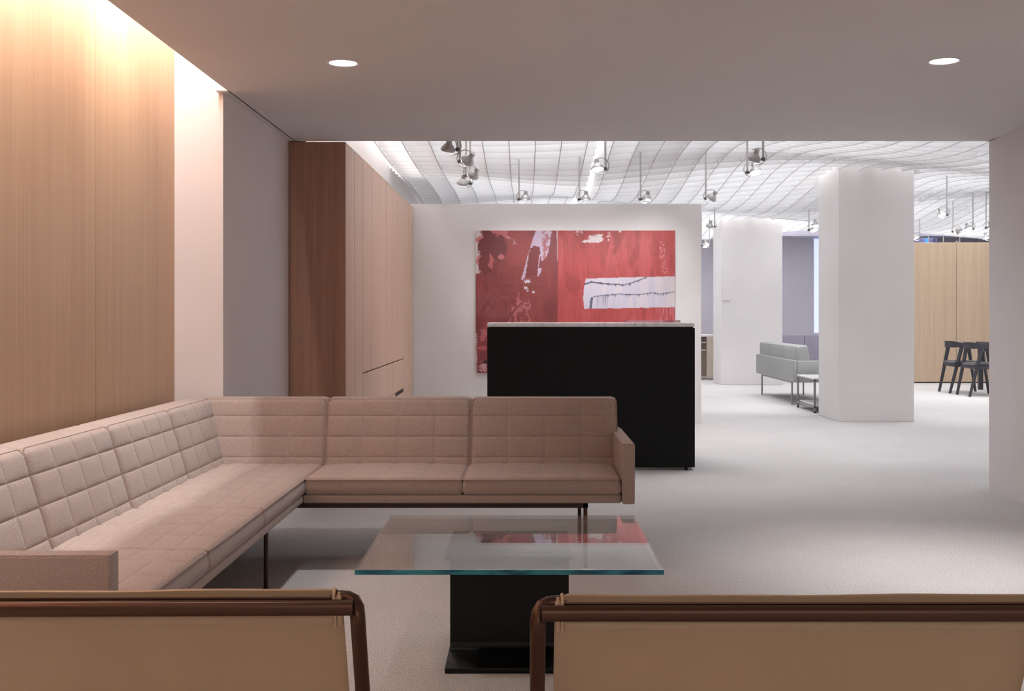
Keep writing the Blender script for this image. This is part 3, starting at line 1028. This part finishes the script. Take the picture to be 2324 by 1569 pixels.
back_far(-1.66, -1.004, [0.656 - q, 0.656 - 2 * q, 0.656 - 3 * q], 31)
back_far(-1.002, -0.270, [0.183, 0.366, 0.549], 32)
back_far(-0.268, 0.470, [0.1845, 0.369, 0.5535], 33)
back_left(5.122, 5.80, [q, 2 * q, 3 * q], 34)
for i, (a, b) in enumerate(((4.382, 5.120), (3.642, 4.380), (2.902, 3.640))):
    back_left(a, b, [0.185, 0.369, 0.554], 35 + i)
# outer back shells and arms
box('back_panel', -1.80, 0.50, 5.905, 5.945, FZ, 0.585, M['sofa'], sofa, 0.012, 3)
box('back_panel', -1.80, -1.76, 2.80, 5.90, FZ, 0.585, M['sofa'], sofa, 0.012, 3)
for (x0, x1, y0, y1) in ((0.448, 0.506, 5.19, 5.945), (-1.80, -1.018, 2.795, 2.860)):
    ar = box('arm', x0, x1, y0, y1, FZ, 0.578, M['sofa'], sofa, 0.009, 3)
    # welt lines along the arm's upper edges
    lines = []
    for (ax, ay, bx_, by_) in ((x0 + .004, y0 + .004, x1 - .004, y0 + .004), (x0 + .004, y0 + .004, x0 + .004, y1 - .004), (x1 - .004, y0 + .004, x1 - .004, y1 - .004)):
        lines.append(sweep([(ax, ay, 0.5745), (bx_, by_, 0.5745)], 0.0028, 6))
    vs_, fs_ = [], []
    for lv, lf in lines:
        o_ = len(vs_); vs_ += lv; fs_ += [tuple(o_ + t for t in ff) for ff in lf]
    pyd('piping', vs_, fs_, M['pipe'], ar, 60)
# bronze underframe and legs
bm = bmesh.new()
boxm(bm, -1.10, 0.294, 5.245, 5.268, 0.277, 0.301, 0.001, 1)
boxm(bm, -1.70, 0.294, 5.800, 5.823, 0.277, 0.301, 0.001, 1)
boxm(bm, 0.271, 0.294, 5.245, 5.823, 0.278, 0.3005, 0.001, 1)
finish('under_frame', bm, M['bronze_d'], sofa)
bm = bmesh.new()
boxm(bm, -1.112, -1.090, 3.0, 5.24, 0.279, 0.3005, 0.001, 1)
boxm(bm, -1.70, -1.678, 3.0, 5.80, 0.279, 0.3005, 0.001, 1)
finish('under_frame', bm, M['bronze_d'], sofa)
for x, y in ((0.2825, 5.2565), (0.2825, 5.8115), (-1.101, 4.845), (-1.101, 3.05), (-1.689, 4.845), (-1.689, 3.05), (-1.60, 5.8115)):
    lg = tube('leg', [(x, y, 0.010), (x, y, 0.278)], 0.0095, M['bronze_d'], sofa, 12)
    v, f = lathe([(0.0105, 0.0), (0.011, 0.003), (0.0105, 0.011)], 12)
    pyd('foot_cap', [(a[0] + x, a[1] + y, a[2]) for a in v], f, M['black_steel'], lg)
rebase(sofa, (-0.7, 4.6, 0))

# ------------------------------------------------------------------ glass table on a black I-shaped base
tb = empty('coffee_table', 'square glass coffee table on a black steel I-beam base', 'coffee table')
TX0, TX1, TY0, TY1 = -0.5128, 0.4228, 3.440, 4.376
ZG = 0.3965
gb = 0.0008
me = bpy.data.meshes.new('glass_top')
gv = [(x, y, z) for z in (ZG - 0.0145, ZG) for x, y in ((TX0, TY0), (TX1, TY0), (TX1, TY1), (TX0, TY1))]
me.from_pydata(gv, [], [(0, 3, 2, 1), (4, 5, 6, 7), (0, 1, 5, 4), (1, 2, 6, 5), (2, 3, 7, 6), (3, 0, 4, 7)])
me.materials.append(M['glass']); me.materials.append(M['edge'])
for i in (2, 3, 4, 5): me.polygons[i].material_index = 1
link('glass_top', me, None, tb)['label'] = 'clear glass sheet with teal edges'
PX0, PX1, PY0, PY1 = -0.259, 0.157, 3.700, 4.14
ym = (PY0 + PY1) / 2 - 0.005
tp = box('top_flange', PX0, PX1, PY0, PY1, 0.3695, 0.3812, M['black_steel'], tb, 0.0015, 1)
box('base_flange', PX0, PX1, PY0, PY1, 0.0, 0.018, M['black_steel'], tb, 0.002, 2)
# web with rolled fillets
prof = []
w2 = 0.0065
for s_ in (1,):
    pts = [(w2, 0.369), (w2, 0.045)] + [(w2 + 0.027 * (1 - math.cos(a)), 0.045 - 0.027 * math.sin(a)) for a in [math.radians(t) for t in (15, 30, 45, 60, 75, 90)]]
prof = [(-p[0], p[1]) for p in pts] + [(p[0], p[1]) for p in reversed(pts)]
vs_ = [(x, ym + p[0], p[1]) for x in (PX0 + 0.004, PX1 - 0.004) for p in prof]
n_ = len(prof)
fs_ = [(i, (i + 1) % n_, n_ + (i + 1) % n_, n_ + i) for i in range(n_)] + [tuple(range(n_)), tuple(range(n_, 2 * n_))]
pyd('web', vs_, fs_, M['black_steel'], tb, 30)
for x in (PX0 + 0.03, (PX0 + PX1) / 2, PX1 - 0.03):
    for y in (PY0 + 0.03, PY1 - 0.03):
        v, f = lathe([(0.004, 0.0003), (0.006, 0.0), (0.006, -0.0008), (0.002, -0.001)], 10)
        pyd('bolt', [(a[0] + x, a[1] + y, a[2] + 0.3818) for a in v], f, M['steel'], tp)
rebase(tb, ((TX0 + TX1) / 2, (TY0 + TY1) / 2, 0))


# ------------------------------------------------------------------ lounge chairs in front (seen from behind)
def lounge_chair(W, label, loc, rz):
    r = empty('lounge_chair', label, 'armchair', 'tan leather lounge chairs seen from behind')
    rec = math.radians(24.5)
    dy, dz = math.sin(rec), -math.cos(rec)
    zt = 0.717
    hw = W / 2

    def P(x, s, n):          # s = down the back, n = towards the seat (forward)
        return (x, s * dy + n * math.cos(rec), zt + s * dz + n * math.sin(rec))
    ridge = lambda th: 1 + 0.07 * math.cos(4 * th + PI)
    # upper rail
    tube('back_rail', [(-hw + 0.006, 0, zt), (-hw + 0.10, 0, zt), (0, 0, zt), (hw - 0.10, 0, zt), (hw - 0.006, 0, zt)], 0.0122, M['bronze'], r, 24, prof=ridge, smooth=60)
    # inner rail that carries the leather
    tube('sling_rail', [(-hw + 0.040, 0.030, zt + 0.0085), (hw - 0.040, 0.030, zt + 0.0085)], 0.0100, M['bronze'], r, 12)
    # side loops: post, bend, seat rail, front leg
    for sx_ in (-1, 1):
        x = sx_ * hw
        i_ = -sx_
        pts = [(x + i_ * 0.045, 0.030, zt + 0.0085), (x + i_ * 0.030, 0.030, zt + 0.0085), (x + i_ * 0.018, 0.028, zt + 0.0080), (x + i_ * 0.008, 0.023, zt + 0.0045), (x + i_ * 0.002, 0.015, zt - 0.004), (x, 0.009, zt - 0.015)]
        pts += [P(x, s, 0.001) for s in (0.035, 0.08, 0.16, 0.26, 0.34)]
        pts += [(x, 0.150 + 0.03, 0.345), (x, 0.150 + 0.07, 0.318), (x, 0.28, 0.306), (x, 0.5, 0.306), (x, 0.60, 0.303), (x, 0.632, 0.285), (x, 0.640, 0.25), (x, 0.640, 0.0)]
        tube('side_frame', pts, 0.0115, M['bronze'], r, 20, prof=lambda th: 1 + 0.05 * math.cos(4 * th + PI), smooth=60)
        tube('leg', [(x, 0.17, 0.36), (x, 0.09, 0.18), (x, 0.0, 0.0)], 0.0112, M['bronze'], r, 14)
    # leather back: slab hanging from the inner rail
    def slab(name, x0, x1, s0, s1, n0, n1, mat, rr, wav=0.0, seed=1):
        rnd = random.Random(seed)
        ph = [rnd.random() * 6 for _ in range(4)]
        nu, nvv = 44, 14
        top, bot = [], []
        vs_, fs_ = [], []

        def ring(x, edge):
            pts = []
            sec = []
            k = 6
            for (cs, cn, a0) in ((s1 - rr, n0 + rr, 180), (s0 + rr, n0 + rr, 270), (s0 + rr, n1 - rr, 0), (s1 - rr, n1 - rr, 90)):
                for j in range(k):
                    a = math.radians(a0 + 90 * j / (k - 1))
                    # local: s runs down, n runs forward
                    sec.append((cs - rr * math.cos(a + PI / 2), cn + rr * -math.sin(a + PI / 2) * -1))
            return sec
        # simple robust section: rounded rectangle in (s,n)
        sec = []
        k = 6
        for cs, cn, a0 in ((s0 + rr, n0 + rr, 180), (s0 + rr, n1 - rr, 90), (s1 - rr, n1 - rr, 0), (s1 - rr, n0 + rr, -90)):
            for j in range(k):
                a = math.radians(a0 - 90 * j / (k - 1))
                sec.append((cs + rr * math.cos(a), cn + rr * math.sin(a)))
        # extra points along the straight back side for the hem waves
        m = len(sec)
        xs_ = [x0 + (x1 - x0) * i / nu for i in range(nu + 1)]
        xs_ = sorted(set([x0, x0 + 0.002, x0 + 0.005, x0 + 0.010] + xs_ + [x1 - 0.010, x1 - 0.005, x1 - 0.002, x1]))
        for x in xs_:
            e = min(x - x0, x1 - x)
            ins = 0.010 - math.sqrt(max(0, 0.010 ** 2 - (0.010 - min(e, 0.010)) ** 2))
            for (s, n) in sec:
                cs = (s0 + s1) / 2; cn = (n0 + n1) / 2
                hs, hn = (s1 - s0) / 2, (n1 - n0) / 2
                ks = (hs - min(ins, hs * .6)) / hs; kn = (hn - min(ins, hn * .6)) / hn
                ss = cs + (s - cs) * ks; nn = cn + (n - cn) * kn
                if s > s1 - rr * 1.5 and wav:
                    ss += wav * (math.sin(x * 14 + ph[0]) + 0.5 * math.sin(x * 37 + ph[1]))
                if s < s0 + rr * 1.5:
                    ss += 0.0012 * (math.sin(x * 9 + ph[2]) + 0.6 * math.sin(x * 23 + ph[3]))
                vs_.append(P(x, ss, nn))
        n2 = len(xs_)
        for i in range(n2 - 1):
            for j in range(m):
                j2 = (j + 1) % m
                fs_.append((i * m + j, i * m + j2, (i + 1) * m + j2, (i + 1) * m + j))
        fs_ += [tuple(range(m)), tuple((n2 - 1) * m + j for j in range(m))]
        return pyd(name, vs_, fs_, mat, r, 50)
    slab('backrest', -hw + 0.026, hw - 0.026, 0.012, 0.37, 0.0185, 0.036, M['leather'], 0.008)
    fl_ = slab('leather_fold', -hw + 0.037, hw - 0.037, -0.0135, 0.052, 0.0125, 0.043, M['leather'], 0.0115, 0.0011, 4)
    # rolled edges and hem line
    for sx_ in (-1, 1):
        x = sx_ * (hw - 0.0375)
        pts = [P(x, 0.048, 0.014), P(x, 0.02, 0.0125), P(x, -0.005, 0.0138), P(x, -0.0125, 0.020), P(x, -0.0135, 0.028), P(x, -0.006, 0.037)]
        tube('piping', pts, 0.0026, M['leather_p'], fl_, 8)
        pts = [P(sx_ * (hw - 0.031), s, n) for s, n in ((0.046, 0.018), (0.010, 0.0185), (0.000, 0.021), (-0.003, 0.028), (0.003, 0.035))]
        tube('side_roll', pts, 0.0052, M['leather_p'], fl_, 10)
    # seat
    v, f = quilt(W - 0.06, 0.50, 0.05, [], [], 0.004, 0.02, 3, 0.01)
    pyd('seat', xf(v, (-hw + 0.03, 0.165, 0.29), (1, 0, 0), (0, 0.94, 0.02), (0, 0, 1)), f, M['leather'], r, 50)
    r.location = loc; r.rotation_euler = (0, 0, rz)
    return r


WC = 0.80
lounge_chair(WC, 'tan leather lounge chair with bronze frame left of the gap, overlapping the sofa arm', (-0.2585 - WC / 2, 1.750, 0), math.radians(0.9))
lounge_chair(WC, 'tan leather lounge chair with bronze frame right of the gap, in front of open carpet', (0.0205 + WC / 2, 1.722, 0), 0)

# ------------------------------------------------------------------ grey sofa behind the columns
gs = empty('grey_sofa', 'light grey leather sofa seen from behind on thin metal legs', 'sofa')
GX, GY0, GY1 = 3.42, 14.43, 16.78
box('back_panel', GX, GX + 0.045, GY0, GY1, 0.305, 0.588, M['grey_sofa'], gs, 0.012, 3)
box('arm', GX + 0.046, GX + 0.77, GY0, GY0 + 0.055, 0.305, 0.583, M['grey_sofa'], gs, 0.012, 3)
box('arm', GX + 0.046, GX + 0.77, GY1 - 0.055, GY1, 0.305, 0.583, M['grey_sofa'], gs, 0.012, 3)
box('seat_rail', GX + 0.046, GX + 0.75, GY0 + 0.056, GY1 - 0.056, 0.305, 0.345, M['grey_sofa'], gs, 0.008, 2)
gl = (GY1 - GY0 - 0.13) / 3
for i in range(3):
    a = GY0 + 0.065 + i * gl
    cushion('seat_cushion', gs, gl - 0.004, 0.55, 0.085, [], [], (GX + 0.75, a, 0.345), (0, 1, 0), (-1, 0, 0), (0, 0, 1), M['grey_sofa'], 50 + i, 0.006, 0.02, 0.01, False)
    o = Vector((GX + 0.055, a, 0.36))
    cushion('back_cushion', gs, gl - 0.004, 0.405, 0.15, [], [], o + Vector((0.045, 0, 0)), (0, 1, 0), (-0.15, 0, 0.985), (0.985, 0, 0.15), M['grey_sofa'], 60 + i, 0.010, 0.03, 0.015, False)
    # back pad of the cushion, rounded, the side one sees
    box('cushion_back', GX + 0.035, GX + 0.13, a + 0.004, a + gl - 0.008, 0.50, 0.748, M['grey_sofa'], gs, 0.028, 4)
for x, y in ((3.467, 14.72), (3.467, 16.58), (4.07, 14.72), (4.07, 16.58)):
    tube('leg', [(x, y, 0), (x, y, 0.306)], 0.012, M['steel'], gs, 10)
bm = bmesh.new()
for x in (3.467, 4.07): boxm(bm, x - 0.011, x + 0.011, 14.72, 16.58, 0.283, 0.304)
finish('under_frame', bm, M['steel'], gs)
rebase(gs, (3.8, 15.6, 0))

# marble side table
st_ = empty('side_table', 'small white marble side table with lower shelf beside the grey sofa', 'side table')
AX0, AX1, AY0, AY1 = 3.432, 4.03, 13.47, 14.32
box('table_top', AX0, AX1, AY0, AY1, 0.398, 0.414, M['marble'], st_, 0.002, 1)
box('shelf', AX0 + 0.03, AX1 - 0.03, AY0 + 0.03, AY1 - 0.03, 0.078, 0.095, M['marble'], st_, 0.002, 1)
bm = bmesh.new()
for a, b, c, d in ((AX0, AX1, AY0, AY0 + .022), (AX0, AX1, AY1 - .022, AY1), (AX0, AX0 + .022, AY0, AY1), (AX1 - .022, AX1, AY0, AY1)):
    boxm(bm, a, b, c, d, 0.382, 0.397); boxm(bm, a, b, c, d, 0.062, 0.0775)
finish('table_frame', bm, M['steel'], st_)
for x in (AX0, AX1 - 0.024):
    for y_ in (AY0, AY1 - 0.024):
        lg = box('leg', x, x + 0.024, y_, y_ + 0.024, 0.022, 0.381, M['steel'], st_, 0.001, 1)
        box('foot_cap', x + 0.002, x + 0.022, y_ + 0.002, y_ + 0.022, 0, 0.0215, M['black_steel'], lg)
rebase(st_, (3.73, 13.9, 0))

# slate banquette at the far wall
bn = empty('banquette', 'slate grey upholstered banquette with tall back under the far window', 'bench')
for a, b in ((3.6, 4.925), (4.93, 6.12)):
    box('back_panel', a, b, 20.0, 20.09, 0.02, 0.808, M['bench'], bn, 0.01, 2)
box('bench_seat', 3.6, 6.12, 20.095, 20.7, 0.30, 0.45, M['bench'], bn, 0.02, 2)
box('bench_base', 3.65, 6.07, 20.15, 20.65, 0, 0.299, M['bench'], bn)
rebase(bn, (4.86, 20.3, 0))

# far work desk seen left of the further column
wd = empty('far_desk', 'pale desk with white top and beige side panel in the gap by the further column', 'desk')
box('desk_top', 2.2, 3.53, 20.3, 20.96, 0.772, 0.806, M['white'], wd, 0.003, 1)
box('side_panel', 3.26, 3.50, 20.30, 20.335, 0.03, 0.770, M['beige'], wd, 0.002, 1)
box('back_board', 2.25, 3.50, 20.92, 20.95, 0.03, 0.770, M['beige'], wd)
for z in (0.52, 0.66):
    box('shelf', 2.25, 3.25, 20.35, 20.91, z, z + 0.022, M['beige'], wd)
box('cabinet_divider', 3.05, 3.07, 20.32, 20.91, 0.03, 0.77, M['beige'], wd)
rebase(wd, (2.9, 20.6, 0))


# ------------------------------------------------------------------ black dining chairs and table
def dining_chair():
    r = empty('dining_chair', '', 'chair', 'black wooden dining chairs')
    # local: faces +x, origin on the floor at the centre
    # curved back and arm band
    n = 26
    vs_, fs_ = [], []
    for i in range(n + 1):
        t = -1 + 2 * i / n
        a = t * math.radians(118)
        x = -0.255 * math.cos(a) + (0.03 if abs(t) > 0.7 else 0) * (abs(t) - 0.7) / 0.3
        y_ = 0.275 * math.sin(a) if abs(a) < PI / 2 else math.copysign(0.275, a)
        if abs(a) >= PI / 2: x = (abs(a) - PI / 2) * 0.36
        h = 0.094 * (1 - 0.62 * sm(0.25, 0.8, np.array(abs(t))))
        top = 0.775 - 0.055 * float(sm(0.2, 0.95, np.array(abs(t))))
        th = 0.011 if abs(t) < 0.6 else 0.011 + 0.014 * (abs(t) - 0.6) / 0.4
        nx_, ny_ = -math.cos(a), math.sin(a)
        if abs(a) > PI / 2: nx_, ny_ = 0, math.copysign(1, a)
        for (dn, dz_) in ((th, 0), (-th, 0), (-th, -float(h)), (th, -float(h))):
            vs_.append((x + nx_ * dn, y_ + ny_ * dn, top + dz_))
    for i in range(n):
        for k in range(4):
            fs_.append((i * 4 + k, i * 4 + (k + 1) % 4, (i + 1) * 4 + (k + 1) % 4, (i + 1) * 4 + k))
    fs_ += [(0, 1, 2, 3), tuple(n * 4 + k for k in range(4))]
    pyd('backrest', vs_, fs_, M['black_wood'], r, 40)

    def leg(p0, p1, w0, w1):
        vv2, ff2 = sweep([p0, p1], [w0, w1], 4, prof=lambda th: 1.25)
        return pyd('leg', vv2, ff2, M['black_wood'], r)
    for s in (-1, 1):
        leg((-0.285, s * 0.225, 0.0), (-0.125 + 0.02 * s * -1, s * 0.222, 0.705), 0.016, 0.025)
        leg((0.275, s * 0.262, 0.0), (0.175, s * 0.268, 0.675), 0.016, 0.024)
    box('seat_frame', -0.225, 0.215, -0.245, 0.245, 0.395, 0.435, M['black_wood'], r, 0.006, 2)
    v, f = quilt(0.43, 0.47, 0.038, [], [], 0.004, 0.016, 3, 0.008)
    pyd('seat', [(a - 0.215, b - 0.235, c + 0.433) for a, b, c in v], f, M['black_seat'], r, 50)
    return r


ch = dining_chair()
ch.location = (6.58, 17.03, 0); ch.rotation_euler = (0, 0, math.radians(-1))
ch['label'] = 'black wooden dining chair with curved back, furthest left at the dark table'
def dup(root, loc, rz, label):
    c = root.copy(); COL.objects.link(c); c.location = loc; c.rotation_euler = (0, 0, rz); c['label'] = label
    for k in root.children:
        d = k.copy(); COL.objects.link(d); d.parent = c
    return c
dup(ch, (6.60, 16.36, 0), math.radians(1), 'black wooden dining chair with curved back, nearer of the two, cut by the right wall')
dt = empty('dining_table', 'dark square-legged table behind the black chairs, mostly hidden by the right wall', 'table')
box('table_top', 7.05, 8.25, 15.9, 17.75, 0.718, 0.748, M['black_wood'], dt, 0.003, 1)
box('apron', 7.085, 7.105, 15.97, 17.68, 0.655, 0.717, M['black_wood'], dt)
box('apron', 8.195, 8.215, 15.97, 17.68, 0.655, 0.717, M['black_wood'], dt)
box('apron', 7.11, 8.19, 17.68, 17.70, 0.60, 0.717, M['black_wood'], dt)
for x in (7.065, 8.17):
    for y_ in (15.92, 17.66):
        box('leg', x, x + 0.065, y_, y_ + 0.065, 0, 0.716, M['black_wood'], dt, 0.002, 1)
rebase(dt, (7.65, 16.8, 0))
